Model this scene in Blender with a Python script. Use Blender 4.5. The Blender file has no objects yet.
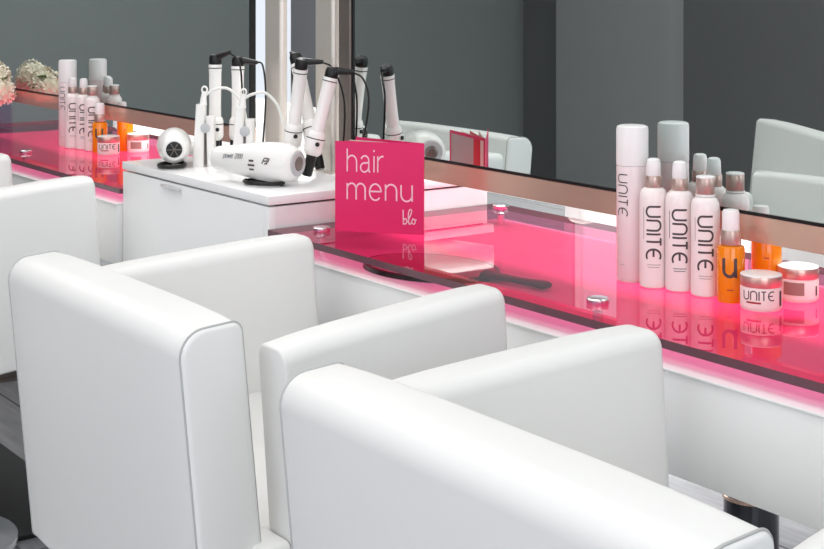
import bpy, bmesh, math, random
from math import sin, cos, pi, radians
from mathutils import Vector, Matrix

random.seed(7)
S = bpy.context.scene
COL = S.collection

# ------------------------------------------------------------------ camera
GLASS = 0.80          # height of the pink glass top
CAMZ = 1.28
cd = bpy.data.cameras.new('camera')
cam = bpy.data.objects.new('camera', cd)
COL.objects.link(cam)
cd.sensor_width = 36.0
cd.lens = 1464.0 / 824.0 * 36.0
cd.shift_y = -296.5 / 824.0
cd.clip_start = 0.02
cam.location = (0, 0, CAMZ)
cam.rotation_euler = (radians(90), 0, math.atan2(0.812, 0.5835))
S.camera = cam

# ------------------------------------------------------------------ world, lamps, exposure
w = bpy.data.worlds.new('world')
S.world = w
w.use_nodes = True
w.node_tree.nodes['Background'].inputs[0].default_value = (0.85, 0.92, 1.0, 1)
w.node_tree.nodes['Background'].inputs[1].default_value = 0.6


def area_lamp(name, loc, rot, sx, sy, watts, col=(1, 1, 1)):
    l = bpy.data.lights.new(name, 'AREA')
    l.shape = 'RECTANGLE'
    l.size = sx
    l.size_y = sy
    l.energy = watts
    l.color = col
    o = bpy.data.objects.new(name, l)
    o.location = loc
    o.rotation_euler = rot
    COL.objects.link(o)
    return o


area_lamp('ceiling_lamp', (-1.6, 0.75, 2.74), (0, 0, 0), 3.6, 1.2, 20, (1.0, 0.985, 0.965))
area_lamp('ceiling_lamp', (-4.9, 0.75, 2.74), (0, 0, 0), 2.4, 1.2, 18, (1.0, 0.985, 0.965))
area_lamp('ceiling_lamp', (-2.2, -1.2, 2.74), (0, 0, 0), 4.5, 0.9, 28, (1.0, 0.985, 0.965))
area_lamp('ceiling_lamp', (-6.5, 4.3, 2.74), (0, 0, 0), 4.5, 0.9, 50, (0.95, 0.98, 1.0))
area_lamp('window_daylight', (-0.6, -2.52, 1.5), (radians(90), 0, 0), 3.6, 2.0, 21, (0.95, 0.98, 1.0))  # added fill from behind the camera, lifts chair backs and counter front
area_lamp('window_daylight', (2.12, -0.6, 1.6), (radians(90), 0, radians(90)), 2.8, 1.9, 38, (0.93, 0.97, 1.0))  # added fill from the right, lifts the sides of the chair arms
area_lamp('ceiling_lamp', (-2.8, 2.3, 2.74), (0, 0, 0), 5.0, 0.9, 135, (1.0, 0.99, 0.98))

S.view_settings.view_transform = 'Standard'
S.view_settings.look = 'None'
S.view_settings.exposure = 0.25
S.view_settings.gamma = 1.0
S.view_settings.use_curve_mapping = False
S.cycles.max_bounces = 14
S.cycles.transparent_max_bounces = 16
S.cycles.glossy_bounces = 6
S.cycles.transmission_bounces = 8
S.cycles.use_denoising = True
S.cycles.sample_clamp_indirect = 8.0


# ------------------------------------------------------------------ materials
def lin(c):
    c = c / 255.0
    return c / 12.92 if c <= 0.04045 else ((c + 0.055) / 1.055) ** 2.4


def rgb(r, g, b):
    return (lin(r), lin(g), lin(b), 1)


def mat(name, col, rough=0.5, metal=0.0, spec=0.5, coat=0.0, noise=0.0, nscale=8.0, bump=0.0, bscale=200.0, trans=0.0, ior=1.45):
    m = bpy.data.materials.new(name)
    m.use_nodes = True
    nt = m.node_tree
    b = nt.nodes['Principled BSDF']
    b.inputs['Base Color'].default_value = col
    b.inputs['Roughness'].default_value = rough
    b.inputs['Metallic'].default_value = metal
    b.inputs['Specular IOR Level'].default_value = spec
    b.inputs['Coat Weight'].default_value = coat
    b.inputs['Transmission Weight'].default_value = trans
    b.inputs['IOR'].default_value = ior
    tc = nt.nodes.new('ShaderNodeTexCoord')
    if noise:
        n = nt.nodes.new('ShaderNodeTexNoise')
        n.inputs['Scale'].default_value = nscale
        n.inputs['Detail'].default_value = 3
        r = nt.nodes.new('ShaderNodeValToRGB')
        k0 = 1 - noise
        r.color_ramp.elements[0].color = (col[0] * k0, col[1] * k0, col[2] * k0, 1)
        k1 = 1 + noise
        r.color_ramp.elements[1].color = (min(1, col[0] * k1), min(1, col[1] * k1), min(1, col[2] * k1), 1)
        nt.links.new(tc.outputs['Object'], n.inputs['Vector'])
        nt.links.new(n.outputs['Fac'], r.inputs['Fac'])
        nt.links.new(r.outputs['Color'], b.inputs['Base Color'])
    if bump:
        n = nt.nodes.new('ShaderNodeTexNoise')
        n.inputs['Scale'].default_value = bscale
        bp = nt.nodes.new('ShaderNodeBump')
        bp.inputs['Strength'].default_value = bump
        bp.inputs['Distance'].default_value = 0.002
        nt.links.new(tc.outputs['Object'], n.inputs['Vector'])
        nt.links.new(n.outputs['Fac'], bp.inputs['Height'])
        nt.links.new(bp.outputs['Normal'], b.inputs['Normal'])
    return m


def tinted_glass(name, tint, ior=1.5, rough=0.0):
    """clear coloured glass: light is tinted passing each face, the surface mirrors by Fresnel"""
    m = bpy.data.materials.new(name)
    m.use_nodes = True
    nt = m.node_tree
    nt.nodes.remove(nt.nodes['Principled BSDF'])
    out = nt.nodes['Material Output']
    t = nt.nodes.new('ShaderNodeBsdfTransparent')
    t.inputs[0].default_value = tint
    g = nt.nodes.new('ShaderNodeBsdfGlossy')
    g.inputs['Roughness'].default_value = rough
    f = nt.nodes.new('ShaderNodeFresnel')
    f.inputs['IOR'].default_value = ior
    mx = nt.nodes.new('ShaderNodeMixShader')
    ge = nt.nodes.new('ShaderNodeNewGeometry')
    iv = nt.nodes.new('ShaderNodeMath')
    iv.operation = 'SUBTRACT'
    iv.inputs[0].default_value = 1.0
    ml = nt.nodes.new('ShaderNodeMath')
    ml.operation = 'MULTIPLY'
    nt.links.new(ge.outputs['Backfacing'], iv.inputs[1])
    nt.links.new(iv.outputs[0], ml.inputs[0])
    nt.links.new(f.outputs[0], ml.inputs[1])
    nt.links.new(ml.outputs[0], mx.inputs[0])
    nt.links.new(t.outputs[0], mx.inputs[1])
    nt.links.new(g.outputs[0], mx.inputs[2])
    nt.links.new(mx.outputs[0], out.inputs[0])
    return m


def lit(name, col, strength):
    m = bpy.data.materials.new(name)
    m.use_nodes = True
    nt = m.node_tree
    nt.nodes.remove(nt.nodes['Principled BSDF'])
    e = nt.nodes.new('ShaderNodeEmission')
    e.inputs[0].default_value = col
    e.inputs[1].default_value = strength
    nt.links.new(e.outputs[0], nt.nodes['Material Output'].inputs[0])
    return m


M = {}
M['leather'] = mat('white_leather', rgb(238, 238, 236), 0.42, spec=0.4, bump=0.03, bscale=350)
M['piping'] = mat('grey_piping', rgb(186, 187, 186), 0.5)
M['laminate'] = mat('white_laminate', rgb(242, 243, 243), 0.28, spec=0.5)
M['laminate_edge'] = mat('white_laminate_top', rgb(246, 246, 246), 0.22, spec=0.5)
M['chrome'] = mat('chrome', rgb(225, 225, 228), 0.2, 1.0)
M['dark_chrome'] = mat('dark_chrome', rgb(74, 76, 80), 0.15, 1.0)
M['steel'] = mat('brushed_steel', rgb(214, 208, 200), 0.38, 0.55, noise=0.04, nscale=3)
M['dark_steel'] = mat('dark_steel', rgb(128, 120, 114), 0.35, 0.6)
M['champagne'] = mat('champagne_metal', rgb(222, 188, 168), 0.2, 0.6)
M['mirror'] = mat('mirror_silver', rgb(226, 234, 232), 0.0, 1.0)
M['mirror_edge'] = mat('black_mirror_edge', rgb(14, 15, 16), 0.4)
M['wall_grey'] = mat('grey_wall_paint', rgb(150, 154, 154), 0.7, noise=0.05, nscale=2.0)
M['wall_dark'] = mat('dark_grey_wall_paint', rgb(120, 120, 121), 0.7, noise=0.05, nscale=2.0)
M['wall_pale'] = mat('pale_grey_wall_paint', rgb(174, 174, 175), 0.7, noise=0.04, nscale=2.0)
M['wall_blue'] = mat('blue_grey_wall_paint', rgb(142, 143, 147), 0.6, noise=0.05, nscale=2.0)
M['white_paint'] = mat('white_ceiling_paint', rgb(235, 235, 232), 0.8)
M['black'] = mat('black_plastic', rgb(16, 16, 17), 0.35)
M['black_rubber'] = mat('black_rubber', rgb(26, 26, 27), 0.6, noise=0.15, nscale=14)
M['grey_print'] = mat('grey_print', rgb(120, 122, 124), 0.5)
M['faint_print'] = mat('faint_print', rgb(190, 180, 178), 0.5)
M['dark_print'] = mat('dark_print', rgb(80, 68, 70), 0.5)
M['red_print'] = mat('red_print', rgb(165, 38, 48), 0.5)
M['white_print'] = mat('white_print', rgb(250, 205, 220), 0.5)
M['appliance'] = mat('white_appliance_plastic', rgb(243, 241, 238), 0.25, coat=0.3)
M['appliance_grey'] = mat('light_grey_plastic', rgb(190, 192, 194), 0.3)
M['white_cord'] = mat('white_cord', rgb(226, 226, 222), 0.45)
M['blue_white'] = mat('bluish_white_acrylic', rgb(222, 228, 242), 0.15)
M['bottle_white'] = mat('white_bottle_plastic', rgb(246, 236, 234), 0.28, coat=0.2)
M['cap_white'] = mat('white_cap_plastic', rgb(244, 244, 243), 0.3)
M['can_pearl'] = mat('pearl_white_can', rgb(240, 228, 228), 0.22, coat=0.3)
M['collar'] = mat('satin_silver_collar', rgb(202, 178, 168), 0.36, 0.75)
M['lid_band'] = mat('silver_lid_band', rgb(226, 186, 174), 0.3, 0.8)
M['jar_label'] = mat('jar_white_label', rgb(246, 226, 224), 0.35)
M['jar_back'] = mat('jar_brown_back_label', rgb(165, 125, 118), 0.4)
M['amber'] = mat('amber_liquid', rgb(246, 140, 12), 0.12, coat=0.4)
M['pink_card'] = mat('magenta_card', rgb(222, 34, 104), 0.45, noise=0.03, nscale=5)
M['grey_card'] = mat('grey_photo_page', rgb(186, 182, 180), 0.5)
M['red_card'] = mat('red_page', rgb(214, 24, 56), 0.5)
M['cream_card'] = mat('cream_page', rgb(232, 220, 208), 0.5)
M['pink_glass'] = tinted_glass('pink_glass', (0.99, 0.43, 0.635, 1), 1.52)
M['glass_edge'] = mat('dark_glass_edge', rgb(104, 66, 78), 0.12, spec=0.6)
M['clear_glass'] = tinted_glass('lavender_clear_glass', (0.90, 0.88, 0.95, 1), 1.5)
M['petal'] = mat('cream_petal', rgb(243, 234, 212), 0.6, noise=0.08, nscale=60)
M['leaf'] = mat('green_leaf', rgb(96, 132, 62), 0.5, noise=0.2, nscale=30)
M['stem'] = mat('green_stem', rgb(110, 140, 80), 0.5)
M['daylit_pane'] = lit('daylit_window_pane', (0.86, 0.92, 1.0, 1), 0.82)
M['mirror_back'] = mat('grey_hand_mirror_back', rgb(158, 108, 116), 0.35)  # dim reflection in the mirror face, painted as a flat colour
M['dark_rim'] = mat('black_hand_mirror_frame', rgb(30, 18, 22), 0.25)


def floor_material():
    m = bpy.data.materials.new('grey_plank_floor')
    m.use_nodes = True
    nt = m.node_tree
    b = nt.nodes['Principled BSDF']
    b.inputs['Roughness'].default_value = 0.22
    tc = nt.nodes.new('ShaderNodeTexCoord')
    br = nt.nodes.new('ShaderNodeTexBrick')
    br.inputs['Color1'].default_value = rgb(176, 176, 178)
    br.inputs['Color2'].default_value = rgb(142, 143, 147)
    br.inputs['Mortar'].default_value = rgb(96, 97, 100)
    br.inputs['Scale'].default_value = 1.0
    br.inputs['Mortar Size'].default_value = 0.004
    br.inputs['Brick Width'].default_value = 0.9
    br.inputs['Row Height'].default_value = 0.2
    n = nt.nodes.new('ShaderNodeTexNoise')
    n.inputs['Scale'].default_value = 5
    n.inputs['Detail'].default_value = 5
    mp = nt.nodes.new('ShaderNodeMapping')
    mp.inputs['Scale'].default_value = (1, 9, 1)
    mx = nt.nodes.new('ShaderNodeMix')
    mx.data_type = 'RGBA'
    mx.blend_type = 'OVERLAY'
    mx.inputs[0].default_value = 0.35
    nt.links.new(tc.outputs['Object'], br.inputs['Vector'])
    nt.links.new(tc.outputs['Object'], mp.inputs['Vector'])
    nt.links.new(mp.outputs[0], n.inputs['Vector'])
    nt.links.new(br.outputs['Color'], mx.inputs[6])
    nt.links.new(n.outputs['Fac'], mx.inputs[7])
    nt.links.new(mx.outputs[2], b.inputs['Base Color'])
    return m


M['floor'] = floor_material()


# ------------------------------------------------------------------ mesh helpers
def obj(name, bm, m, parent=None, smooth=True, angle=40):
    me = bpy.data.meshes.new(name)
    bmesh.ops.recalc_face_normals(bm, faces=bm.faces[:])
    if smooth:
        for f in bm.faces:
            f.smooth = True
        lim = radians(angle)
        for e in bm.edges:
            if len(e.link_faces) == 2 and e.calc_face_angle(0) > lim:
                e.smooth = False
    bm.to_mesh(me)
    bm.free()
    for x in (m if isinstance(m, (list, tuple)) else [m]):
        me.materials.append(x)
    o = bpy.data.objects.new(name, me)
    COL.objects.link(o)
    if parent is not None:
        o.parent = parent
    return o


def tag(o, label=None, cat=None, group=None):
    if label:
        o['label'] = label
    if cat:
        o['category'] = cat
    if group:
        o['group'] = group
    return o


def thing(name, label, cat, loc=(0, 0, 0), rz=0.0, group=None):
    o = bpy.data.objects.new(name, None)
    o.empty_display_size = 0.05
    COL.objects.link(o)
    o.location = loc
    o.rotation_euler = (0, 0, rz)
    return tag(o, label, cat, group)


def struct(name, bm, m, parent=None, **k):
    o = obj(name, bm, m, parent, **k)
    if parent is None:
        o['kind'] = 'structure'
    return o


def dup(root, loc, label, rz=None):
    r = root.copy()
    COL.objects.link(r)
    r.location = loc
    if rz is not None:
        r.rotation_euler = (0, 0, rz)
    r['label'] = label
    for ch in list(root.children):
        c = ch.copy()
        COL.objects.link(c)
        c.parent = r
        for g in ch.children:
            d = g.copy()
            COL.objects.link(d)
            d.parent = c
    return r


def box(bm, x0, x1, y0, y1, z0, z1, bevel=0.0, segs=2, mi=0):
    vs = [bm.verts.new(p) for p in ((x0, y0, z0), (x1, y0, z0), (x1, y1, z0), (x0, y1, z0),
                                    (x0, y0, z1), (x1, y0, z1), (x1, y1, z1), (x0, y1, z1))]
    fs = [bm.faces.new([vs[i] for i in q]) for q in ((3, 2, 1, 0), (4, 5, 6, 7), (0, 1, 5, 4), (1, 2, 6, 5), (2, 3, 7, 6), (3, 0, 4, 7))]
    for f in fs:
        f.material_index = mi
    if bevel:
        es = list({e for f in fs for e in f.edges})
        bmesh.ops.bevel(bm, geom=es, offset=bevel, segments=segs, profile=0.5, affect='EDGES')
    return bm


def bx(*a, **k):
    return box(bmesh.new(), *a, **k)


def lathe(bm, prof, segs=28, M4=None, mi=0, sx=1.0, sy=1.0, cap=True):
    """prof: list of (r, z) from bottom to top"""
    rings = []
    for r, z in prof:
        ring = []
        for i in range(segs):
            a = 2 * pi * i / segs
            p = Vector((r * cos(a) * sx, r * sin(a) * sy, z))
            if M4 is not None:
                p = M4 @ p
            ring.append(bm.verts.new(p))
        rings.append(ring)
    for k in range(len(rings) - 1):
        for i in range(segs):
            j = (i + 1) % segs
            f = bm.faces.new((rings[k][i], rings[k][j], rings[k + 1][j], rings[k + 1][i]))
            f.material_index = mi
    if cap:
        f = bm.faces.new(list(reversed(rings[0])))
        f.material_index = mi
        f = bm.faces.new(rings[-1])
        f.material_index = mi
    return bm


def lt(prof, **k):
    return lathe(bmesh.new(), prof, **k)


def spline(pts, n=8):
    P = [Vector(p) for p in pts]
    if len(P) < 3:
        return P
    out = []
    for i in range(len(P) - 1):
        p0 = P[i - 1] if i > 0 else P[i] * 2 - P[i + 1]
        p1, p2 = P[i], P[i + 1]
        p3 = P[i + 2] if i + 2 < len(P) else P[i + 1] * 2 - P[i]
        for k in range(n):
            t = k / n
            out.append(0.5 * ((2 * p1) + (p2 - p0) * t + (2 * p0 - 5 * p1 + 4 * p2 - p3) * t * t + (3 * p1 - p0 - 3 * p2 + p3) * t ** 3))
    out.append(P[-1])
    return out


def tube(bm, pts, r, segs=8, closed=False, r1=None, mi=0):
    P = [Vector(p) for p in pts]
    n = len(P)
    rings = []
    nrm = None
    for i in range(n):
        if closed:
            t = (P[(i + 1) % n] - P[i - 1]).normalized()
        else:
            t = (P[min(i + 1, n - 1)] - P[max(i - 1, 0)]).normalized()
        if nrm is None:
            nrm = t.orthogonal().normalized()
        else:
            nrm = (nrm - t * nrm.dot(t))
            nrm = nrm.normalized() if nrm.length > 1e-6 else t.orthogonal().normalized()
        b = t.cross(nrm)
        rr = r if r1 is None else r + (r1 - r) * i / (n - 1)
        rings.append([bm.verts.new(P[i] + (nrm * cos(2 * pi * k / segs) + b * sin(2 * pi * k / segs)) * rr) for k in range(segs)])
    m = n if closed else n - 1
    for i in range(m):
        A, B = rings[i], rings[(i + 1) % n]
        off = 0
        if closed and i == n - 1:
            off = min(range(segs), key=lambda q: (A[0].co - B[q].co).length)
        for k in range(segs):
            f = bm.faces.new((A[k], A[(k + 1) % segs], B[(k + 1 + off) % segs], B[(k + off) % segs]))
            f.material_index = mi
    if not closed:
        bm.faces.new(list(reversed(rings[0]))).material_index = mi
        bm.faces.new(rings[-1]).material_index = mi
    return bm


def tb(pts, r, **k):
    return tube(bmesh.new(), pts, r, **k)


def frame_to(p, axis, up=Vector((0, 0, 1))):
    """matrix whose local z runs along axis from p"""
    z = Vector(axis).normalized()
    x = up.cross(z)
    x = x.normalized() if x.length > 1e-4 else Vector((1, 0, 0))
    y = z.cross(x)
    m = Matrix((x, y, z)).transposed().to_4x4()
    m.translation = Vector(p)
    return m


def rrect(w, h, radii, n=6):
    """rounded rectangle outline centred in x, from 0 to h in y; radii: bl, br, tr, tl"""
    pts = []
    cs = [(-w / 2, 0, radii[0], pi), (w / 2, 0, radii[1], 1.5 * pi), (w / 2, h, radii[2], 0), (-w / 2, h, radii[3], pi / 2)]
    for cx, cy, r, a0 in cs:
        sxn = 1 if cx < 0 else -1
        syn = 1 if cy == 0 else -1
        ox, oy = cx + sxn * r, cy + syn * r
        for k in range(n + 1):
            a = a0 + (pi / 2) * k / n
            pts.append((ox + r * cos(a), oy + r * sin(a)))
    return pts


def pad(bm, outline, length, place, end0=0.008, end1=0.008, segs=10, bulge=0.0, round1=0.0):
    """upholstered pad: outline swept over length; ends drawn in by end0 / end1; place maps (u, v, s) to a point"""
    cx = sum(p[0] for p in outline) / len(outline)
    cy = sum(p[1] for p in outline) / len(outline)

    def inset(d):
        res = []
        for u, v in outline:
            du, dv = u - cx, v - cy
            hw = max(abs(p[0] - cx) for p in outline)
            hh = max(abs(p[1] - cy) for p in outline)
            res.append((cx + du * (1 - d / hw), cy + dv * (1 - d / hh)))
        return res
    stations = []
    for k in range(4):
        a = (pi / 2) * k / 4
        stations.append((end0 * (1 - sin(a)), end0 * (1 - cos(a)), 0))
    stations = [(0 + end0 * (1 - cos((pi / 2) * k / 4)), end0 * (1 - sin((pi / 2) * k / 4)), 0) for k in range(5)]
    for k in range(1, segs):
        s = end0 + (length - end0 - end1) * k / segs
        t = k / segs
        stations.append((s, -bulge * (1 - (2 * t - 1) ** 4), 0))
    for k in range(5):
        a = (pi / 2) * k / 4
        stations.append((length - end1 * (1 - sin(a)), end1 * (1 - cos(a)), 0))
    rings = []
    for s, d, _ in stations:
        rings.append([bm.verts.new(place(u, v, s)) for u, v in inset(d)])
    n = len(outline)
    for k in range(len(rings) - 1):
        for i in range(n):
            j = (i + 1) % n
            bm.faces.new((rings[k][i], rings[k][j], rings[k + 1][j], rings[k + 1][i]))
    bm.faces.new(list(reversed(rings[0])))
    bm.faces.new(rings[-1])
    return bm


# ------------------------------------------------------------------ stroke lettering
def arc(cx, cy, rx, ry, a0, a1, n=14):
    return [(cx + rx * cos(radians(a0 + (a1 - a0) * k / n)), cy + ry * sin(radians(a0 + (a1 - a0) * k / n))) for k in range(n + 1)]


GLYPH = {
    'h': (0.76, [[(0, 0), (0, 1.42)], arc(.38, .60, .38, .40, 180, 0) + [(.76, 0)]]),
    'a': (0.80, [arc(.37, .70, .31, .30, 160, 0) + [(.68, .14), (.71, .03), (.80, 0)], [(.68, .60), (.40, .55)] + arc(.33, .28, .31, .28, 80, 300) + [(.60, .13), (.68, .28)]]),
    'i': (0.0, [[(0, 0), (0, 1.0)], [(0, 1.26), (0, 1.38)]]),
    'r': (0.42, [[(0, 0), (0, 1.0)], arc(.40, .56, .40, .43, 180, 82)]),
    'm': (1.22, [[(0, 0), (0, 1.0)], arc(.305, .64, .305, .36, 180, 0) + [(.61, 0)], arc(.915, .64, .305, .36, 180, 0) + [(1.22, 0)]]),
    'e': (0.78, [[(0, .54), (.78, .54)] + arc(.39, .5, .39, .5, 5, 318, 22)]),
    'n': (0.74, [[(0, 0), (0, 1.0)], arc(.37, .60, .37, .40, 180, 0) + [(.74, 0)]]),
    'u': (0.74, [[(.74, 1.0), (.74, 0)], [(0, 1.0)] + arc(.37, .40, .37, .40, 180, 360)]),
    # the bottle lettering: U, arch-shaped N, I, T, round E
    'U': (0.70, [[(0, 1.0)] + arc(.35, .30, .35, .30, 180, 360) + [(.70, 1.0)]]),
    'N': (0.70, [[(0, 0)] + arc(.35, .70, .35, .30, 180, 0) + [(.70, 0)]]),
    'I': (0.0, [[(0, 0), (0, 1.0)]]),
    'T': (0.52, [[(.0, 1.0), (.52, 1.0)], [(.26, 0), (.26, 1.0)]]),
    'E': (0.62, [arc(.46, .5, .46, .5, 60, 300, 18), [(.02, .5), (.52, .5)]]),
}


def word(text, gap=0.26):
    paths = []
    x = 0.0
    for ch in text:
        wd, ps = GLYPH[ch]
        for p in ps:
            paths.append([(x + a, b) for a, b in p])
        x += wd + gap
    return paths, x - gap


def ribbons(bm, paths, width, place, lift=0.0004):
    """flat pen strokes of the given width; place maps (x, y, height) to a point"""
    for p in paths:
        # resample long straight runs so that they can follow a curved surface
        q = [p[0]]
        for a, b in zip(p[:-1], p[1:]):
            L = math.hypot(b[0] - a[0], b[1] - a[1])
            k = max(1, int(L / 0.2))
            for i in range(1, k + 1):
                q.append((a[0] + (b[0] - a[0]) * i / k, a[1] + (b[1] - a[1]) * i / k))
        L, R = [], []
        n = len(q)
        for i in range(n):
            a, b = q[max(i - 1, 0)], q[min(i + 1, n - 1)]
            dx, dy = b[0] - a[0], b[1] - a[1]
            l = math.hypot(dx, dy) or 1
            ox, oy = -dy / l * width / 2, dx / l * width / 2
            L.append(bm.verts.new(place(q[i][0] + ox, q[i][1] + oy, lift)))
            R.append(bm.verts.new(place(q[i][0] - ox, q[i][1] - oy, lift)))
        for i in range(n - 1):
            bm.faces.new((L[i], R[i], R[i + 1], L[i + 1]))
    return bm


def on_cylinder(R, z_top, facing, unit, across0, downward=True):
    """lettering on a bottle; facing = angle of the label's middle"""
    def place(x, y, h):
        if downward:      # letters turned a quarter, reading down the bottle
            s, z = (y + across0) * unit, z_top - x * unit
        else:
            s, z = (x + across0) * unit, z_top + y * unit
        a = facing + s / R
        return Vector(((R + h) * cos(a), (R + h) * sin(a), z))
    return place


# ------------------------------------------------------------------ the room
WY = 1.688           # face of the mirrors, which stand along the middle of the island
XL, XR, YR, HC = -7.11, 2.2, -2.6, 2.8
XF, YF = -10.6, 5.5  # the wider half of the room beyond the island
struct('floor', bx(XF, XR, YR, YF, -0.06, 0.0), M['floor'])
struct('ceiling', bx(XF - .1, XR + .1, YR - .1, YF + .1, HC, HC + 0.08), M['white_paint'])
struct('wall_left', bx(XL - 0.1, XL, YR, 0.95, 0.0, HC), M['wall_grey'])
bm = bmesh.new()
box(bm, XF, XL - .1, 0.85, 0.95, 0.0, HC)
box(bm, XF - .1, XF, 0.85, YF, 0.0, HC)
struct('wall_far_left', bm, M['wall_grey'])
bm = bmesh.new()
box(bm, XL, -2.5, YR - .1, YR, 0, HC)
box(bm, 1.3, XR, YR - .1, YR, 0, HC)
box(bm, -2.5, 1.3, YR - .1, YR, 0, .45)
box(bm, -2.5, 1.3, YR - .1, YR, 2.55, HC)
struct('wall_rear', bm, M['wall_dark'])
win = thing('window_5', None, None, (-.6, YR - .05, .45))  # added window out of view, houses the rear fill lamp
win['kind'] = 'structure'
bm = bmesh.new()
box(bm, -1.9, -1.84, -.03, .03, 0, 2.1)
box(bm, 1.84, 1.9, -.03, .03, 0, 2.1)
box(bm, -1.84, 1.84, -.03, .03, 0, .06)
box(bm, -1.84, 1.84, -.03, .03, 2.04, 2.1)
box(bm, -.03, .03, -.03, .03, .06, 2.04)
obj('window_frame', bm, M['dark_steel'], win)
obj('pane', bx(-1.84, 1.84, -.004, .004, .06, 2.04), M['clear_glass'], win)
struct('trim_1', bx(-6.66, -5.73, YR, YR + 0.12, 0.0, HC), M['wall_pale'])
WIN = ((-9.85, -9.16, .15, 2.6), (-8.82, -8.30, .15, 2.6), (-6.12, -5.30, .9, 2.6))

bm = bmesh.new()
xs = XF
for x0, x1, z0, z1 in WIN:
    box(bm, xs, x0, YF, YF + .1, 0, HC)
    box(bm, x0, x1, YF, YF + .1, 0, z0)
    box(bm, x0, x1, YF, YF + .1, z1, HC)
    xs = x1
box(bm, xs, XR, YF, YF + .1, 0, HC)
struct('wall_back', bm, M['wall_blue'])
struct('baseboard_back', bx(XF, XR, YF - .02, YF, 0, .30), M['white_paint'])
for k, (x0, x1, z0, z1) in enumerate(WIN):
    win = thing('window_%d' % (k + 1), None, None, ((x0 + x1) / 2, YF + .05, z0))
    win['kind'] = 'structure'
    hw, hz = (x1 - x0) / 2, z1 - z0
    bm = bmesh.new()
    box(bm, -hw, -hw + .04, -.03, .03, 0, hz)
    box(bm, hw - .04, hw, -.03, .03, 0, hz)
    box(bm, -hw + .04, hw - .04, -.03, .03, 0, .05)
    box(bm, -hw + .04, hw - .04, -.03, .03, hz - .05, hz)
    obj('window_frame', bm, M['white_paint'], win)
    obj('pane', bx(-hw + .04, hw - .04, -.004, .004, .05, hz - .05), M['daylit_pane'], win)
# right wall, opened for an added window that carries fill light
bm = bmesh.new()
box(bm, XR, XR + .1, YR, -2.1, 0, HC)
box(bm, XR, XR + .1, 0.9, YF, 0, HC)
box(bm, XR, XR + .1, -2.1, 0.9, 0, 0.55)
box(bm, XR, XR + .1, -2.1, 0.9, 2.6, HC)
struct('wall_right', bm, M['wall_pale'])
win = thing('window_4', None, None, (XR + 0.05, -0.6, 0.55))  # added window out of view, houses the right-hand fill lamp
win['kind'] = 'structure'
bm = bmesh.new()
box(bm, -.03, .03, -1.5, -1.44, 0, 2.05)
box(bm, -.03, .03, 1.44, 1.5, 0, 2.05)
box(bm, -.03, .03, -1.44, 1.44, 0, .06)
box(bm, -.03, .03, -1.44, 1.44, 1.99, 2.05)
box(bm, -.03, .03, -.03, .03, .06, 1.99)
obj('window_frame', bm, M['dark_steel'], win)
obj('pane', bx(-.004, .004, -1.44, 1.44, .06, 1.99), M['clear_glass'], win)

BZ0, BZ1 = GLASS + 0.087, GLASS + 0.126


def wall_mirror(x0, x1, label):
    t = thing('station_mirror', label, 'mirror', ((x0 + x1) / 2, WY, BZ0))
    hw = (x1 - x0) / 2
    z = BZ1 - BZ0
    obj('mirror_pane', bx(-hw, hw, 0.0, 0.012, z + .004, 1.80), M['mirror'], t)
    obj('bottom_rail', bx(-hw - .003, hw + .003, -.001, .014, 0, z), M['champagne'], t)
    bm = bmesh.new()
    box(bm, -hw - .003, hw + .003, -.002, .013, z, z + 0.005)
    box(bm, -hw - .005, -hw, -.002, .013, z + 0.005, 1.80)
    box(bm, hw, hw + .005, -.002, .013, z + 0.005, 1.80)
    box(bm, -hw - .005, hw + .005, -.002, .013, 1.80, 1.806)
    obj('mirror_frame', bm, M['mirror_edge'], t)


wall_mirror(-2.556, 0.35, 'large black-edged mirror above the nearer bottles and the menu card')
wall_mirror(-6.9, -2.998, 'black-edged mirror above the far pink shelf, left of the steel posts')

# steel posts between the mirrors, standing on the cabinet, open slits beside them
CB = GLASS + 0.062


def steel_post(label, x0, x1, y0, y1, m, r):
    t = thing('steel_post', label, 'post', ((x0 + x1) / 2, (y0 + y1) / 2, CB))
    hw, hd = (x1 - x0) / 2, (y1 - y0) / 2
    bm = bmesh.new()
    o_ = rrect(2 * hw, 2 * hd, (r,) * 4, 6)
    lo = [bm.verts.new((a, b - hd, 0.004)) for a, b in o_]
    hi = [bm.verts.new((a, b - hd, HC - CB)) for a, b in o_]
    n = len(o_)
    for k in range(n):
        bm.faces.new((lo[k], lo[(k + 1) % n], hi[(k + 1) % n], hi[k]))
    bm.faces.new(hi)
    bm.faces.new(list(reversed(lo)))
    obj('shaft', bm, m, t, angle=50)
    obj('foot_plate', bx(-hw - .004, hw + .004, -hd - .004, hd + .004, 0, .004), m, t)


steel_post('tall polished steel post nearest the left mirror', -2.925, -2.850, 1.683, 1.705, M['steel'], .010)
steel_post('tall polished steel post in the middle, left of the bronze post', -2.707, -2.633, 1.683, 1.705, M['steel'], .010)
steel_post('slim bronze-grey post touching the left edge of the large mirror', -2.608, -2.564, 1.682, 1.706, M['dark_steel'], .003)

# ------------------------------------------------------------------ floating counters and pink glass shelves
CT = GLASS - 0.033   # white counter top


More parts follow.
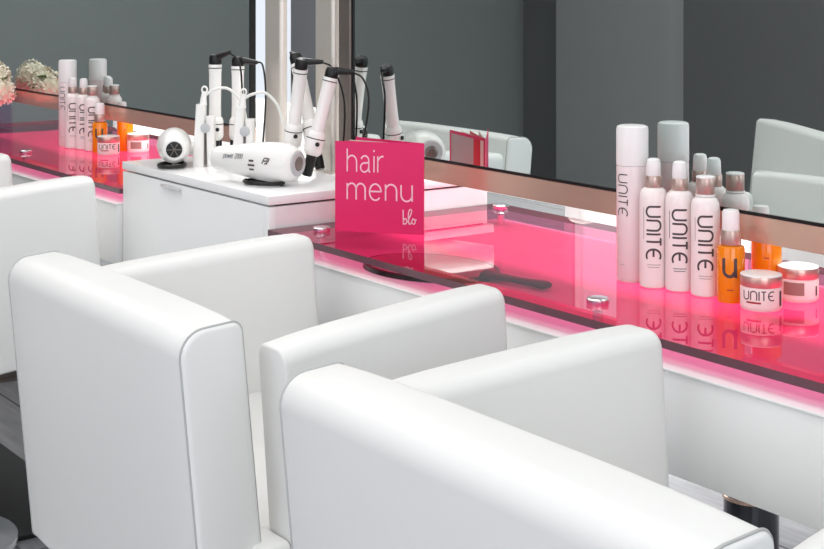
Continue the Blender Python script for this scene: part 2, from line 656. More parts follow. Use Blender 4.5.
def station(dx, lab_counter, lab_glass):
    c = thing('counter', lab_counter, 'counter', (-1.62 + dx, 1.688, CT))
    obj('counter_body', bx(-.807, .807, -.289, .289, -.140, -.004, bevel=.001), M['laminate'], c)
    obj('counter_top', bx(-.808, .808, -.293, .293, -.004, 0.0, bevel=.0015), M['laminate_edge'], c)
    bm = bx(-.02, .02, -.04, .04, -CT + .006, -.1402)
    box(bm, -.04, .04, -.20, .20, -CT, -CT + .006)
    lg = obj('leg', bm, M['dark_steel'], c)
    lg.location = (.67 if dx == 0 else -.65, 0, 0)
    s = thing('glass_shelf', lab_glass, 'shelf', (-1.62 + dx, 1.688, CT + .021), group='pink glass shelves')
    bm = bmesh.new()
    box(bm, -.808, .808, -.282, .282, 0.0, 0.012)
    for f in bm.faces:
        f.normal_update()
        if abs(f.normal.z) < 0.5:
            f.material_index = 1
    g = obj('glass_panel', bm, [M['pink_glass'], M['glass_edge']], s, smooth=False)
    for x, y in ((-.735, -.207), (.025, -.204), (.775, -.207), (-.750, .243), (.025, .240), (.775, .240)):
        so = lt([(.008, -.021), (.008, -.0002)], segs=20)
        o = obj('standoff', so, M['chrome'], s)
        o.location = (x, y, 0)
        cp = obj('standoff_cap', lt([(.0165, .0122), (.0168, .013), (.0168, .0185), (.015, .0205), (.006, .021)], segs=26), M['chrome'], o)
    return c, s


station(0, 'white floating counter under the pink glass shelf in the foreground', 'pink glass shelf carrying the menu card and the nearer bottles')
station(-2.286, 'white floating counter left of the white cabinet, under the far pink shelf', 'pink glass shelf left of the white cabinet, carrying flowers and far bottles')

# ------------------------------------------------------------------ cabinet
t = thing('cabinet', 'white low cabinet between the two pink glass shelves, dryers on top', 'cabinet', (-2.765, 1.545, 0))
bm = bmesh.new()
box(bm, -.329, .329, -.116, .402, .10, CB - .0215)
obj('cabinet_body', bm, M['laminate'], t)
obj('plinth', bx(-.31, .31, -.09, .375, 0.0, .10), M['dark_steel'], t)
obj('cabinet_top', bx(-.331, .331, -.134, .420, CB - .0175, CB, bevel=.0012), M['laminate_edge'], t)
obj('top_rail', bx(-.32, .32, -.110, .398, CB - .0215, CB - .0175), M['black'], t)
d = obj('door', bx(-.329, .3105, -.133, -.1162, .104, CB - .0215, bevel=.001), M['laminate'], t)
obj('side_panel', bx(.312, .3305, -.133, -.1162, .10, CB - .0215, bevel=.0008), M['laminate'], t)
bm = bmesh.new()
box(bm, -.125, -.035, -.1395, -.1332, CB - .0330, CB - .0310)
box(bm, -.125, -.035, -.1395, -.1375, CB - .0310, CB - .0265)
obj('handle', bm, M['chrome'], d)

# ------------------------------------------------------------------ salon chairs
TILT = Matrix.Translation((0, 0, .5)) @ Matrix.Rotation(radians(4), 4, 'X') @ Matrix.Translation((0, 0, -.5))


def P(x, y, z):
    return TILT @ Vector((x, y, z))


def make_chair(label, loc, group, rz=0.0, arms=True):
    t = thing('salon_chair' if arms else 'waiting_chair', label, 'chair', loc, rz, group)
    # backrest: section in y and z, swept across, leaning back a little more than the seat
    by, bt = -.1745, .087
    out = rrect(bt, .435, (.012, .012, .014, .034), 7)
    L0, L1 = -.298, .287
    lean = math.tan(radians(1.6))
    bm = pad(bmesh.new(), out, L1 - L0, lambda u, v, s: P(L0 + s, by + .008 + u - v * lean, .430 + v), .006, .006, 12, .004)
    back = obj('backrest', bm, M['leather'], t)
    for x in (L0 + .005, L1 - .005):
        path = [P(x, by + .008 + u - v * lean, .430 + v * 1.001) for u, v in out]
        obj('piping', tb(path, .0016, segs=6, closed=True), M['piping'], back)
    # arms, toed in towards the front
    for sx in (-1, 1) if arms else ():
        oa = rrect(.068, .376, (.006, .006, .019, .019), 7)

        def at(u, v, q):
            return P(sx * (.2845 - .030 * q / .387) + u, -.097 + q, .448 + v)
        bm = pad(bmesh.new(), oa, .384, at, .004, .014, 10, .0035)
        a = obj('armrest', bm, M['leather'], t)
        path = [at(u * .97, .002 + v * .991, .004) for u, v in oa]
        obj('piping', tb(path, .0014, segs=6, closed=True), M['leather'], a)
    # seat cushion between the arms, rail behind it
    os_ = rrect(.516, .134, (.012, .012, .014, .014), 5)
    bm = pad(bmesh.new(), os_, .385, lambda u, v, q: P(u, -.112 + q, .450 + v), .010, .018, 8, .001)
    obj('seat', bm, M['leather'], t)
    oc = rrect(.624, .132, (.010, .010, .012, .012), 5)
    bm = pad(bmesh.new(), oc, .044, lambda u, v, q: P(u, -.143 + q, .450 + v), .008, .003, 3, 0)
    obj('seat_rail', bm, M['leather'], t)
    # hydraulic column and disc
    obj('column', lt([(.057, .03), (.057, .20), (.032, .205), (.032, .42), (.075, .43), (.09, .447)], segs=28), M['dark_chrome'], t)
    obj('base_disc', lt([(.185, 0.0), (.187, .006), (.182, .014), (.10, .026), (.055, .034)], segs=48), M['chrome'], t)
    obj('column_ring', lt([(.0575, .196), (.060, .197), (.060, .203), (.0575, .204)], segs=32, cap=False), M['champagne'], t)
    return t


CY = 1.05
chair = make_chair('white box-shaped salon chair with its back to us, in front of the white cabinet', (-1.885, CY, 0), 'white salon chairs', 0.0)
near = dup(chair, (-1.057, CY, 0), 'white salon chair nearest the camera, its wide back filling the bottom right', 0.0)
near.scale = (1.05, 1, 1)
dup(chair, (-3.305, CY, 0), 'white salon chair at the left edge, in front of the far pink shelf', 0.0)
make_chair('white armless chair in the aisle, seen only as a grey back in the large mirror', (-2.81, .234, 0), None, radians(30), False)
dup(chair, (-2.07, 2.36, 0), 'white salon chair across the foreground counter, its dark pedestal showing under the counter', radians(180))
dup(chair, (-4.40, 2.36, 0), 'white salon chair across the far counter, a white sliver past the pink shelf', radians(178))

# mat on the floor
bm = bx(-4.6, -3.22, .35, 1.42, 0.0, .012, bevel=.003)
tag(obj('floor_mat', bm, M['black_rubber']), 'dark floor mat under the left salon chair', 'mat')

# ------------------------------------------------------------------ bottles
FACE = math.atan2(-1.0, 1.0) * 1.0   # towards the aisle and the added window


def text_paths_lines(n, wd, dy):
    return [[(0, -k * dy), (wd * (1 - .25 * (k % 2)), -k * dy)] for k in range(n)]


def place_group(dx, far):
    sfx = 'far' if far else 'near'
    where = 'on the far pink shelf' if far else 'on the foreground pink shelf'
    G = 'hair products ' + where

    def ang(x, y):
        return math.atan2(-y, -(x + dx))
    # tall can
    x, y = -1.685, 1.642
    t = thing('spray_can', 'tall white spray can, tallest of the products ' + where, 'bottle', (x + dx, y, GLASS))
    R = .0252
    obj('can_body', lt([(R * .9, 0), (R, .003), (R, .180), (R * .985, .183)], segs=36), M['can_pearl'], t)
    obj('cap', lt([(R * 1.0, .1835), (R * 1.01, .186), (R * 1.01, .240), (R * .97, .2445), (R * .8, .2465)], segs=36), M['cap_white'], t)
    ps, L = word('UNITE')
    f = ang(x, y)
    obj('lettering', ribbons(bmesh.new(), ps, .10, on_cylinder(R, .170, f - radians(38), .0178, -.5)), M['dark_print'], t)
    obj('small_print', ribbons(bmesh.new(), [[(0, 0), (.7, 0)]], .10, on_cylinder(R, .028, f - radians(40), .012, -.3, False)), M['faint_print'], t)

    # slim white bottles
    labs = ['slim white spray bottle next to the tall can ' + where,
            'middle one of three slim white bottles ' + where,
            'slim metal-capped white bottle beside the amber bottle ' + where]
    for i, (x, y) in enumerate(((-1.632, 1.636), (-1.590, 1.650), (-1.5415, 1.655))):
        R = .0219
        H = .155 if i != 1 else .154
        if i == 2:
            H = .150
        t = thing('slim_bottle', labs[i], 'bottle', (x + dx, y, GLASS), group=G)
        prof = [(R * .88, 0), (R * .98, .002), (R, .006), (R, H - .022), (R * .97, H - .012), (R * .86, H - .005), (R * .66, H - .001), (.0105, H)]
        obj('bottle_body', lt(prof, segs=36), M['bottle_white'], t)
        if i < 2:
            c = obj('collar', lt([(.0126, H), (.0131, H + .001), (.0131, H + .0165), (.0124, H + .018)], segs=28), M['collar'], t)
            bm = lt([(.0112, H + .018), (.0116, H + .019), (.0108, H + .038), (.0096, H + .0425), (.006, H + .0445)], segs=24)
            obj('spray_cap', bm, M['cap_white'], t)
        else:
            obj('neck_ring', lt([(.0145, H), (.015, H + .0005), (.015, H + .003)], segs=28), M['cap_white'], t)
            obj('metal_cap', lt([(.0136, H + .003), (.0140, H + .0035), (.0140, H + .026), (.0136, H + .0275)], segs=28), M['collar'], t)
            obj('cap_disc', lt([(.0138, H + .0275), (.0142, H + .028), (.0136, H + .030), (.010, H + .031)], segs=28), M['cap_white'], t)
        f = ang(x, y)
        u = .0222
        obj('lettering', ribbons(bmesh.new(), ps, .14, on_cylinder(R, H - .028, f, u, -.50)), M['dark_print'], t)
        for q in ([(0, 0), (2.2 - .3 * i, 0)], [(3.95, .05), (3.95, 1.0)], [(4.12, .1), (4.12, .9)]):
            obj('small_print', ribbons(bmesh.new(), [q], .055, on_cylinder(R, H - .030, f, u, -.74 if q[0][1] == 0 else -.5)), M['faint_print' if i != 1 else 'grey_print'], t)

    # amber bottle
    x, y, R = -1.4909, 1.655, .0205
    t = thing('serum_bottle', 'amber pump bottle with white top, in front of the mirror ' + where, 'bottle', (x + dx, y, GLASS))
    obj('bottle_body', lt([(R * .93, 0), (R, .003), (R, .078), (R * .94, .082), (R * .6, .0842)], segs=36), M['amber'], t)
    obj('collar', lt([(.0148, .0845), (.0152, .0855), (.0152, .1045), (.0147, .106)], segs=28), M['collar'], t)
    bm = lt([(.0128, .106), (.0130, .107), (.0126, .132), (.0110, .1355), (.006, .1365)], segs=24)
    obj('pump_top', bm, M['cap_white'], t)
    f = ang(x, y)
    pu = [[(0, 1.0)] + arc(.33, .34, .33, .34, 180, 300) + [(.66, .30)], [(.66, 1.0), (.66, 0.0), (.76, 0)]]
    obj('lettering', ribbons(bmesh.new(), pu, .18, on_cylinder(R, .040, f - .05, .0265, -.36, False)), M['dark_print'], t)
    obj('small_print', ribbons(bmesh.new(), [[(0, 0), (.8, 0)]], .12, on_cylinder(R, .020, f - .05, .012, -.4, False)), M['red_print'], t)

    # jar
    x, y, R = -1.4330, 1.655, .0300
    t = thing('styling_jar', 'low white jar in front of the amber bottles ' + where, 'jar', (x + dx, y, GLASS))
    b = obj('jar_body', lt([(R * .93, 0), (R * .99, .003), (R, .007), (R, .0325), (R * .97, .034)], segs=44), M['jar_label'], t)
    obj('lid_band', lt([(R * 1.0, .0342), (R * 1.015, .035), (R * 1.015, .0475), (R * 1.0, .049)], segs=44), M['lid_band'], t)
    obj('lid_top', lt([(R * 1.0, .0491), (R * .99, .0502), (R * .93, .0508), (R * .5, .0511)], segs=44), M['cap_white'], t)
    f = ang(x, y)
    obj('lettering', ribbons(bmesh.new(), ps, .13, on_cylinder(R, .0168, f - .06, .0128, -2.0, False)), M['dark_print'], t)
    obj('red_line', ribbons(bmesh.new(), [[(0, 0), (2.6, 0)]], .30, on_cylinder(R, .0130, f - .06, .0085, -2.4, False)), M['red_print'], t)
    obj('side_mark', ribbons(bmesh.new(), [[(0, 0), (0, 1.0)]], .30, on_cylinder(R, .0070, f + 1.12, .022, 0, False)), M['dark_print'], t)
    # on the other side of the island, seen through the gap under the mirror
    x, y, R = -1.486, 1.7285, .0225
    t = thing('serum_bottle', 'amber bottle seen under the mirror rail ' + where, 'bottle', (x + dx, y, GLASS))
    obj('bottle_body', lt([(R * .93, 0), (R, .003), (R, .088), (R * .94, .092), (R * .6, .0942)], segs=36), M['amber'], t)
    obj('collar', lt([(.0148, .0945), (.0152, .0955), (.0152, .1145), (.0147, .116)], segs=28), M['collar'], t)
    obj('pump_top', lt([(.0128, .116), (.0130, .117), (.0126, .132), (.0110, .1355), (.006, .1365)], segs=24), M['cap_white'], t)
    f = ang(x, y)
    obj('small_print', ribbons(bmesh.new(), [[(0, 0), (.8, 0)]], .16, on_cylinder(R, .060, f, .010, -.4, False)), M['red_print'], t)
    x, y, R = -1.4406, 1.746, .0300
    t = thing('styling_jar', 'low jar with brown label, behind the white jar ' + where, 'jar', (x + dx, y, GLASS))
    obj('jar_body', lt([(R * .93, 0), (R * .99, .003), (R, .007), (R, .0325), (R * .97, .034)], segs=44), M['jar_label'], t)
    obj('lid_band', lt([(R * 1.0, .0342), (R * 1.015, .035), (R * 1.015, .0475), (R * 1.0, .049)], segs=44), M['lid_band'], t)
    obj('lid_top', lt([(R * 1.0, .0491), (R * .99, .0502), (R * .93, .0508), (R * .5, .0511)], segs=44), M['cap_white'], t)
    f = ang(x, y)
    obj('side_mark', ribbons(bmesh.new(), [[(0, 0), (0, 1.0)]], .30, on_cylinder(R, .0100, f + 1.05, .014, 0, False)), M['dark_print'], t)
    bm = bmesh.new()
    prev = None
    for k in range(13):
        a = f + (-.75 + 1.05 * k / 12)
        p = [bm.verts.new(((R + .0004) * cos(a), (R + .0004) * sin(a), z)) for z in (.011, .030)]
        if prev:
            bm.faces.new((prev[0], p[0], p[1], prev[1]))
        prev = p
    obj('back_label', bm, M['jar_back'], t)


place_group(0, False)
place_group(-2.286, True)

# ------------------------------------------------------------------ menu card
p0 = Vector((-2.34, 1.502, 0))
p1 = Vector((-2.207, 1.613, 0))
wdt = (p1 - p0).length
t = thing('menu_card', 'square magenta hair menu card standing open on the pink glass', 'menu', (p0.x, p0.y, GLASS), math.atan2(p1.y - p0.y, p1.x - p0.x))
HM = .171
cov = obj('front_cover', bx(0, wdt, 0, .0012, 0.0002, HM), M['pink_card'], t)
u = .0305


def card(ox, oz, sx=.86, sy=1.0):
    def place(x, y, h):
        return Vector((ox + x * u * sx, -h, oz + y * u * sy))
    return place


ps, L = word('hair', .30)
obj('lettering', ribbons(bmesh.new(), ps, .10, card(.024, HM - .0570, .80)), M['white_print'], cov)
ps, L = word('menu', .30)
obj('lettering', ribbons(bmesh.new(), ps, .10, card(.024, HM - .1095, .95)), M['white_print'], cov)
blo = [[(0, 1.9), (.02, 0), (.02, .25), (.2, .75), (.42, .5), (.3, .02), (.08, .1)],
       [(.5, .25), (.75, .9), (1.0, 1.7), (.85, 2.0), (.65, 1.6), (.62, .7), (.7, .05), (.9, .1), (1.0, .35)],
       [(1.0, .35), (1.15, .75), (1.4, .55), (1.35, .1), (1.12, .08), (1.02, .35), (1.2, .65), (1.6, .6)]]
obj('script_mark', ribbons(bmesh.new(), [[(p.x, p.y) for p in spline([(a, b, 0) for a, b in q], 5)] for q in blo], .13, card(.1335, .019, .54, .46)), M['white_print'], cov)


def leaf(name, a, m, z1=HM, w_=wdt, x0=0):
    bm = bx(x0 - w_, 0, 0, .0010, .0004, z1)
    bmesh.ops.transform(bm, matrix=Matrix.Translation((wdt, .0016, 0)) @ Matrix.Rotation(radians(-a), 4, 'Z'), verts=bm.verts[:])
    return obj(name, bm, m, t)


leaf('page', 6, M['cream_card'], HM - .003, wdt - .004)
leaf('page', 12, M['red_card'], HM - .003, wdt - .004)
leaf('page', 18, M['cream_card'], HM - .003, wdt - .004)
bk = leaf('back_cover', 26, M['pink_card'])
# printed picture on the back cover
bm = bx(-.165, -.055, .0011, .0014, .008, HM - .006)
box(bm, -.055, -.022, .0011, .0014, .008, HM - .006, mi=1)
box(bm, -.022, -.008, .0011, .0014, .008, HM - .006, mi=2)
bmesh.ops.transform(bm, matrix=Matrix.Translation((wdt, .0016, 0)) @ Matrix.Rotation(radians(-26), 4, 'Z'), verts=bm.verts[:])
obj('printed_picture', bm, [M['grey_card'], M['red_card'], M['cream_card']], bk)

# ------------------------------------------------------------------ hand mirror under the glass
t = thing('hand_mirror', 'dark-framed oval hand mirror lying under the pink glass beside the menu card', 'hand mirror', (-2.07, 1.528, CT), radians(12))


def oval(bm, a, b, z0, z1, n=48, hole=None):
    lo, hi = [], []
    for k in range(n):
        c, s = cos(2 * pi * k / n), sin(2 * pi * k / n)
        lo.append(bm.verts.new((a * c, b * s, z0)))
        hi.append(bm.verts.new((a * c * .985, b * s * .985, z1)))
    for k in range(n):
        j = (k + 1) % n
        bm.faces.new((lo[k], lo[j], hi[j], hi[k]))
    bm.faces.new(hi)
    bm.faces.new(list(reversed(lo)))
    return bm


obj('mirror_frame', oval(bmesh.new(), .137, .098, 0, .008), M['dark_rim'], t)
obj('mirror_back', oval(bmesh.new(), .128, .089, .0081, .0088), M['mirror_back'], t)
bm = bmesh.new()
lathe(bm, [(.018, .125), (.014, .15), (.0115, .19), (.013, .225), (.015, .25), (.010, .258)], segs=20, M4=Matrix.Translation((0, 0, .0088)) @ Matrix.Rotation(pi / 2, 4, 'Y'), sx=.45)
obj('handle', bm, M['dark_rim'], t)

# ------------------------------------------------------------------ hair dryers
def dryer(label, pos, axis_deg, zc, kind, handle_dir, hl, coil=(0, 0), scale=1.0):
    t = thing('hair_dryer', label, 'hair dryer', (pos[0], pos[1], CB), radians(axis_deg))
    rot = Matrix.Translation((0, 0, zc)) @ Matrix.Rotation(pi / 2, 4, 'Y') @ Matrix.Diagonal((scale, scale, scale, 1))
    if kind == 'side':   # local x runs from nozzle to motor end
        prof = [(.0205, -.105), (.0232, -.103), (.0245, -.098), (.0285, -.065), (.0335, -.03), (.0385, .01), (.0405, .035), (.0402, .055), (.0375, .075), (.0345, .087), (.031, .094), (.0265, .0985)]
        obj('dryer_body', lt(prof, segs=40, M4=rot), M['appliance'], t)
        obj('air_inlet', lt([(.0255, .0987), (.0235, .1015), (.015, .1020)], segs=32, M4=rot), M['appliance_grey'], t)
        obj('inlet_grille', lt([(.0145, .1022), (.013, .1032), (.006, .1034)], segs=28, M4=rot), M['dark_steel'], t)
        obj('nozzle_grille', lt([(.006, -.1064), (.0175, -.1062), (.019, -.1052)], segs=28, M4=rot), M['black'], t)
    else:
        prof = [(.0215, -.075), (.0240, -.073), (.0275, -.060), (.0335, -.040), (.0375, -.012), (.0385, .015), (.0365, .045), (.031, .065), (.022, .075)]
        obj('dryer_body', lt(prof, segs=40, M4=rot), M['appliance'], t)
        g = obj('nozzle_grille', lt([(.008, -.0785), (.0172, -.0780), (.0178, -.0755)], segs=28, M4=rot), M['black'], t)
        bm = bmesh.new()
        for k in range(3):
            a = pi * k / 3
            tube(bm, [(-.0792, .016 * cos(a), zc + .016 * sin(a)), (-.0792, -.016 * cos(a), zc - .016 * sin(a))], .0009, segs=6)
        obj('grille_spokes', bm, M['dark_steel'], g)
    hb = Vector((.022, 0, zc - .006))
    hd = Vector((cos(radians(handle_dir)), sin(radians(handle_dir)), -.12)).normalized()
    obj('handle', tb([hb + hd * (.02 + hl * k / 6) for k in range(7)], .0165, segs=18, r1=.0125), M['appliance'], t)
    pts = [(coil[0] + .042 * cos(a * .5) * (1 + .03 * a / 6), coil[1] + .03 * sin(a * .5), .0036 + .0002 * a) for a in range(0, 26)]
    obj('cord', tb(pts, .0030, segs=8), M['black'], t)
    return t


d1 = dryer('white hair dryer lying on its side on the white cabinet front, lettering along its body', (-2.600, 1.482), 24, .0465, 'side', 95, .07, (.025, -.012))
# printed marks on that dryer
def on_dryer(x0, ang0, unit):
    prof = [(.0205, -.105), (.0245, -.098), (.0285, -.065), (.0335, -.03), (.0385, .01), (.0405, .035), (.0402, .055), (.0375, .075)]

    def rad(x):
        for (r0, a), (r1, b) in zip(prof[:-1], prof[1:]):
            if a <= x <= b:
                return r0 + (r1 - r0) * (x - a) / (b - a)
        return .04

    def place(x, y, h):
        X = x0 + x * unit
        R = rad(X) + h + .0003
        a = ang0 + y * unit / R
        return Vector((X, -R * cos(a), .0465 + R * sin(a)))
    return place


def block_text(txt, gap=.22):
    G = {'p': (.6, [[(0, -.4), (0, 1)], arc(.3, .5, .3, .5, 120, -120)]),
         'o': (.6, [arc(.3, .5, .3, .5, 0, 360)]),
         'w': (.8, [[(0, 1), (.2, 0), (.4, .9), (.6, 0), (.8, 1)]]),
         'e': (.6, [[(0, .5), (.6, .5)] + arc(.3, .5, .3, .5, 0, 310)]),
         'r': (.4, [[(0, 0), (0, 1)], arc(.35, .6, .35, .4, 180, 80)]),
         '2': (.55, [arc(.27, 1.0, .27, .35, 170, -30) + [(0, 0), (.55, 0)]]),
         '0': (.55, [arc(.27, .67, .27, .67, 0, 360)]), ' ': (.2, [])}
    ps, x = [], 0
    for ch in txt:
        wd, q = G[ch]
        ps += [[(x + a, b) for a, b in p] for p in q]
        x += wd + gap
    return ps


obj('lettering', ribbons(bmesh.new(), block_text('power 2000'), .20, on_dryer(-.066, .20, .0072)), M['grey_print'], d1)
obj('vent_slots', ribbons(bmesh.new(), [[(0.15, .5), (.85, .5)], [(0, 0), (1, 0)], [(.15, -.5), (.85, -.5)]], .22, on_dryer(.003, -.10, .018)), M['dark_print'], d1)
obj('emblem', ribbons(bmesh.new(), [[(0, 0), (.45, 1), (1.0, 1), (1.15, .75), (.95, .5), (.3, .5)], [(.5, 0), (.9, .05), (1.15, .05)], [(1.15, 1), (1.5, .9), (1.3, .5), (.85, .05)]], .20, on_dryer(.040, .02, .0115)), M['dark_print'], d1)

dryer('white hair dryer at the left end of the white cabinet, black nozzle toward the room', (-2.960, 1.474), 153.6, .0440, 'end', -70, .05, (-.035, .005))

dryer('white hair dryer on the far half of the cabinet, hidden behind the mirror', (-2.487, 1.872), 234, .0500, 'side', -90, .04, (.025, .0))


# ------------------------------------------------------------------ curling irons
def curling_iron(label, base, top, cord_pts, strain_dir, H=.245, cut=None):
    t = thing('curling_iron', label, 'curling iron', (base[0], base[1], CB))
    ax = Vector((top[0] - base[0], top[1] - base[1], H - .004))
    ln = ax.length
    A = frame_to((0, 0, .013 if ax.normalized().z < .985 else .004), ax)
    k = ln / .245
    # lower metal barrel with clamp
    b = obj('barrel', lt([(.0085, 0), (.0105, .003), (.0110, .042 * k), (.0125, .052 * k)], segs=24, M4=A), M['black'], t)
    bm = lathe(bmesh.new(), [(.0045, .006), (.005, .008), (.005, .046)], segs=12, M4=A @ Matrix.Translation((.0125, 0, 0)))
    obj('clamp', bm, M['black'], t)
    obj('base_collar', lt([(.0135, .047 * k), (.0185, .053 * k), (.0195, .059 * k), (.0192, .091 * k), (.0170, .098 * k), (.0142, .101 * k)], segs=30, M4=A), M['appliance'], t)
    obj('ring', lt([(.0196, .0835 * k), (.0197, .084 * k), (.0196, .0855 * k)], segs=30, M4=A, cap=False), M['black'], t)
    to_cam = (Vector((-base[0], -base[1], 0))).normalized()
    q = A @ Vector((0, 0, .073 * k))
    obj('button', lt([(.0045, 0), (.0045, .0035), (.003, .0045)], segs=14, M4=frame_to(q + to_cam * .0178 + Vector((.004, .004, 0)), to_cam)), M['black'], t)
    obj('handle', lt([(.0140, .1011 * k), (.0135, .130 * k), (.0140, .200 * k), (.0150, .212 * k), (.0155, .215 * k), (.0150, .2215 * k)], segs=28, M4=A), M['appliance'], t)
    obj('handle_ring', lt([(.0157, .2125 * k), (.0158, .213 * k), (.0157, .2145 * k)], segs=28, M4=A, cap=False), M['black'], t)
    cp = obj('swivel_cap', lt([(.0135, .2216 * k), (.0140, .223 * k), (.0140, .236 * k), (.0120, .243 * k), (.007, .2455 * k)], segs=26, M4=A), M['black'], t)
    e = A @ Vector((0, 0, .237 * k))
    sd = Vector(strain_dir).normalized()
    st = e + sd * .046
    obj('strain_relief', tb([e + sd * .006, e + sd * .02, e + sd * .034, st], .0088, segs=12, r1=.0042), M['black'], t)
    pts = [st - sd * .004] + [Vector((a - base[0], b_ - base[1], c - CB)) for a, b_, c in cord_pts]
    obj('cord', tb(spline(pts, 8), .0021, segs=8), M['black'], t)
    return t


RV = Vector((.5835, .812, 0))          # roughly along the picture, left to right
curling_iron('white curling iron standing behind the left flat iron, left of the upright pair', (-2.962, 1.577), (-2.960, 1.577),
             [(-2.895, 1.602, CB + .230), (-2.888, 1.606, CB + .17), (-2.890, 1.606, CB + .08), (-2.892, 1.604, CB + .004)], (.88, .35, .30), .245)
curling_iron('white curling iron standing upright beside its twin, right of the upright pair', (-2.938, 1.622), (-2.940, 1.624),
             [(-2.895, 1.663, CB + .22), (-2.890, 1.668, CB + .16), (-2.893, 1.666, CB + .08), (-2.895, 1.660, CB + .004)], (.55, .8, -.15), .240)
curling_iron('white curling iron leaning right, nearest the steel column behind the lying dryer', (-2.690, 1.610), (-2.640, 1.612),
             [(-2.600, 1.665, CB + .225), (-2.570, 1.672, CB + .16), (-2.575, 1.672, CB + .06), (-2.585, 1.668, CB + .004)], (.58, .80, 0), .240)
curling_iron('white curling iron leaning left, behind the other two right hand curling irons', (-2.628, 1.650), (-2.732, 1.650),
             [(-2.765, 1.662, CB + .22), (-2.768, 1.668, CB + .15), (-2.760, 1.668, CB + .05), (-2.750, 1.665, CB + .004)], (-.6, .2, .1), .245)
curling_iron('white curling iron standing closest to the magenta menu card', (-2.560, 1.574), (-2.534, 1.622),
             [(-2.487, 1.664, CB + .212), (-2.472, 1.668, CB + .17), (-2.482, 1.664, CB + .10), (-2.497, 1.655, CB + .05), (-2.502, 1.645, CB + .004)], (.70, .70, -.06), .226)


# ------------------------------------------------------------------ flat irons
def flat_iron(label, pos, rz, cord_pts):
    t = thing('flat_iron', label, 'flat iron', (pos[0], pos[1], CB), rz)

    def arm(x0, x1, z1, w0, w1, nm):
        bm = bmesh.new()
        n = 8
        rings = []
        for k in range(n + 1):
            s = k / n
            xc = x0 + (x1 - x0) * s
            wx = w0 + (w1 - w0) * s
            o_ = rrect(wx * 2, .026, (.004,) * 4, 3)
            rings.append([bm.verts.new((xc + a, b - .013, z1 * s)) for a, b in o_])
        m_ = len(rings[0])
        for k in range(n):
            for i in range(m_):
                bm.faces.new((rings[k][i], rings[k][(i + 1) % m_], rings[k + 1][(i + 1) % m_], rings[k + 1][i]))
        bm.faces.new(rings[-1])
        bm.faces.new(list(reversed(rings[0])))
        return obj(nm, bm, M['appliance'], t)
    arm(-.0150, -.0105, .138, .0128, .0098, 'arm')
    arm(.0135, .0108, .112, .0080, .0085, 'arm')
    obj('plate', bx(-.0018, .0005, -.011, .011, .004, .085), M['dark_steel'], t)
    obj('hinge', lt([(.0110, 0), (.0110, .002), (.009, .0032)], segs=26, M4=frame_to((.002, -.0132, .086), (0, -1, 0))), M['appliance_grey'], t)
    obj('cord_guard', tb([(-.006, 0, .136), (-.0055, 0, .150), (-.003, 0, .166)], .0085, segs=14, r1=.0055), M['appliance'], t)
    ring = [(-.003 + .006 * cos(a), -.001, .170 + .007 * sin(a)) for a in [2 * pi * k / 18 for k in range(18)]]
    obj('hanging_loop', tb(ring, .0021, segs=8, closed=True), M['appliance'], t)
    obj('cord', tb(spline([(.000, 0, .158)] + cord_pts, 8), .0032, segs=10), M['white_cord'], t)
    return t


AZ = math.atan2(.812, .5835)
flat_iron('white flat iron standing half open beside the left dryer, round grey hinge', (-2.908, 1.526), AZ - .1,
          [(.018, .006, .170), (.045, .014, .172), (.070, .020, .150), (.082, .024, .120), (.090, .030, .05), (.092, .034, .0045)])
flat_iron('white flat iron standing behind the lying dryer, next to the steel column', (-2.795, 1.562), AZ - .1,
          [(.018, .004, .166), (.042, .008, .168), (.066, .012, .145), (.083, .014, .100), (.098, .012, .045), (.105, .010, .0045)])

# ------------------------------------------------------------------ flowers on the far shelf
vx, vy = -4.52, 1.615
t = thing('glass_vase', 'square clear glass vase at the left edge of the far pink shelf', 'vase', (vx, vy, GLASS))
bm = bmesh.new()
h, wv = .098, .052
for a, b, c, d_ in ((-wv, wv, -wv, -wv + .006), (-wv, wv, wv - .006, wv), (-wv, -wv + .006, -wv + .006, wv - .006), (wv - .006, wv, -wv + .006, wv - .006)):
    box(bm, a, b, c, d_, .008, h)
box(bm, -wv, wv, -wv, wv, 0, .008)
obj('vase_body', bm, M['clear_glass'], t, smooth=False)
t = thing('flower_bouquet', 'bouquet of cream white blossoms in the square glass vase', 'flowers', (vx, vy, GLASS + .009))
bm = bmesh.new()
for k in range(6):
    a = k * 1.05
    tube(bm, [(.025 * cos(a), .025 * sin(a), 0), (.015 * cos(a + .5), .015 * sin(a + .5), .10)], .0028, segs=7)
obj('stems', bm, M['stem'], t)


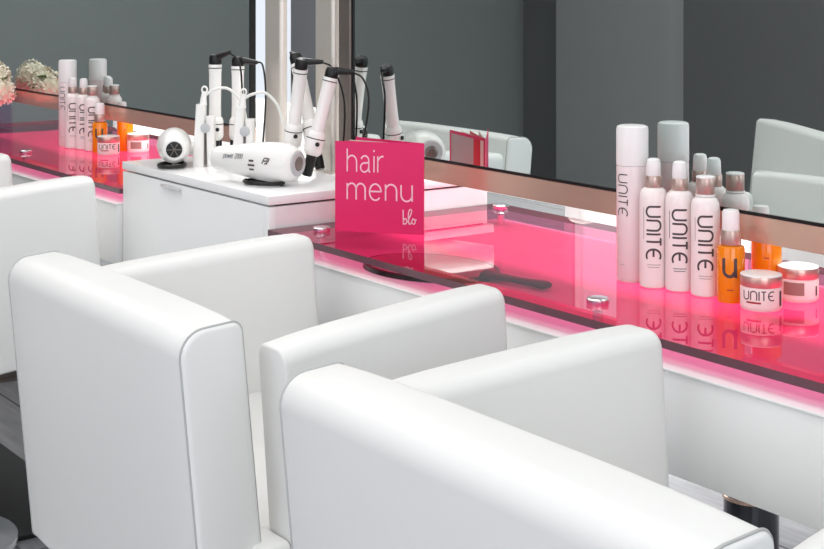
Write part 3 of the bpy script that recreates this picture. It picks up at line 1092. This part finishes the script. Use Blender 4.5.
def blossom(c, R, n):
    bm = bmesh.new()
    for k in range(n):
        z = 1 - 1.75 * (k + .5) / n
        a = k * 2.39996
        r = math.sqrt(max(0, 1 - z * z))
        nd = Vector((r * cos(a), r * sin(a), z))
        F = frame_to(Vector(c) + nd * R * random.uniform(.86, 1.05), (nd + Vector((random.uniform(-.4, .4), random.uniform(-.4, .4), random.uniform(-.2, .3)))).normalized())
        F = F @ Matrix.Rotation(random.uniform(0, 6), 4, 'Z')
        s = random.uniform(.009, .0125)
        for q in range(4):
            b0 = q * pi / 2
            pts = [(0, 0, 0), (.6 * s * cos(b0 - .55), .6 * s * sin(b0 - .55), .12 * s), (s * cos(b0 - .3), s * sin(b0 - .3), .3 * s), (s * 1.05 * cos(b0), s * 1.05 * sin(b0), .33 * s), (s * cos(b0 + .3), s * sin(b0 + .3), .3 * s), (.6 * s * cos(b0 + .55), .6 * s * sin(b0 + .55), .12 * s)]
            bm.faces.new([bm.verts.new(F @ Vector(p)) for p in pts])
    lathe(bm, [(R * .3, -R * .75), (R * .75, -R * .4), (R * .86, 0), (R * .7, R * .5), (R * .3, R * .8)], segs=14, M4=Matrix.Translation(c))
    return bm


for c, R, n in (((-.05, -.008, .128), .054, 100), ((.040, -.008, .130), .054, 100), ((0.0, .010, .155), .050, 90), ((.088, -.004, .116), .044, 70)):
    obj('blossom', blossom(c, R, n), M['petal'], t)
for a, rr, zz in ((.2, .10, .155), (.5, .11, .12), (2.9, .10, .13), (-.4, .10, .10)):
    bm = bmesh.new()
    c, s = cos(a), sin(a)
    o_ = Vector((c * .05, s * .05, zz - .02))
    tip = Vector((c * rr * 1.15, s * min(rr, .055), zz + .012))
    side = Vector((-s, c, .2)) * .016
    mid = (o_ + tip) / 2 + Vector((0, 0, .008))
    v = [bm.verts.new(p) for p in (o_, mid - side, tip, mid + side, mid + Vector((0, 0, -.004)))]
    bm.faces.new((v[0], v[1], v[4]))
    bm.faces.new((v[1], v[2], v[4]))
    bm.faces.new((v[2], v[3], v[4]))
    bm.faces.new((v[3], v[0], v[4]))
    obj('leaf', bm, M['leaf'], t)
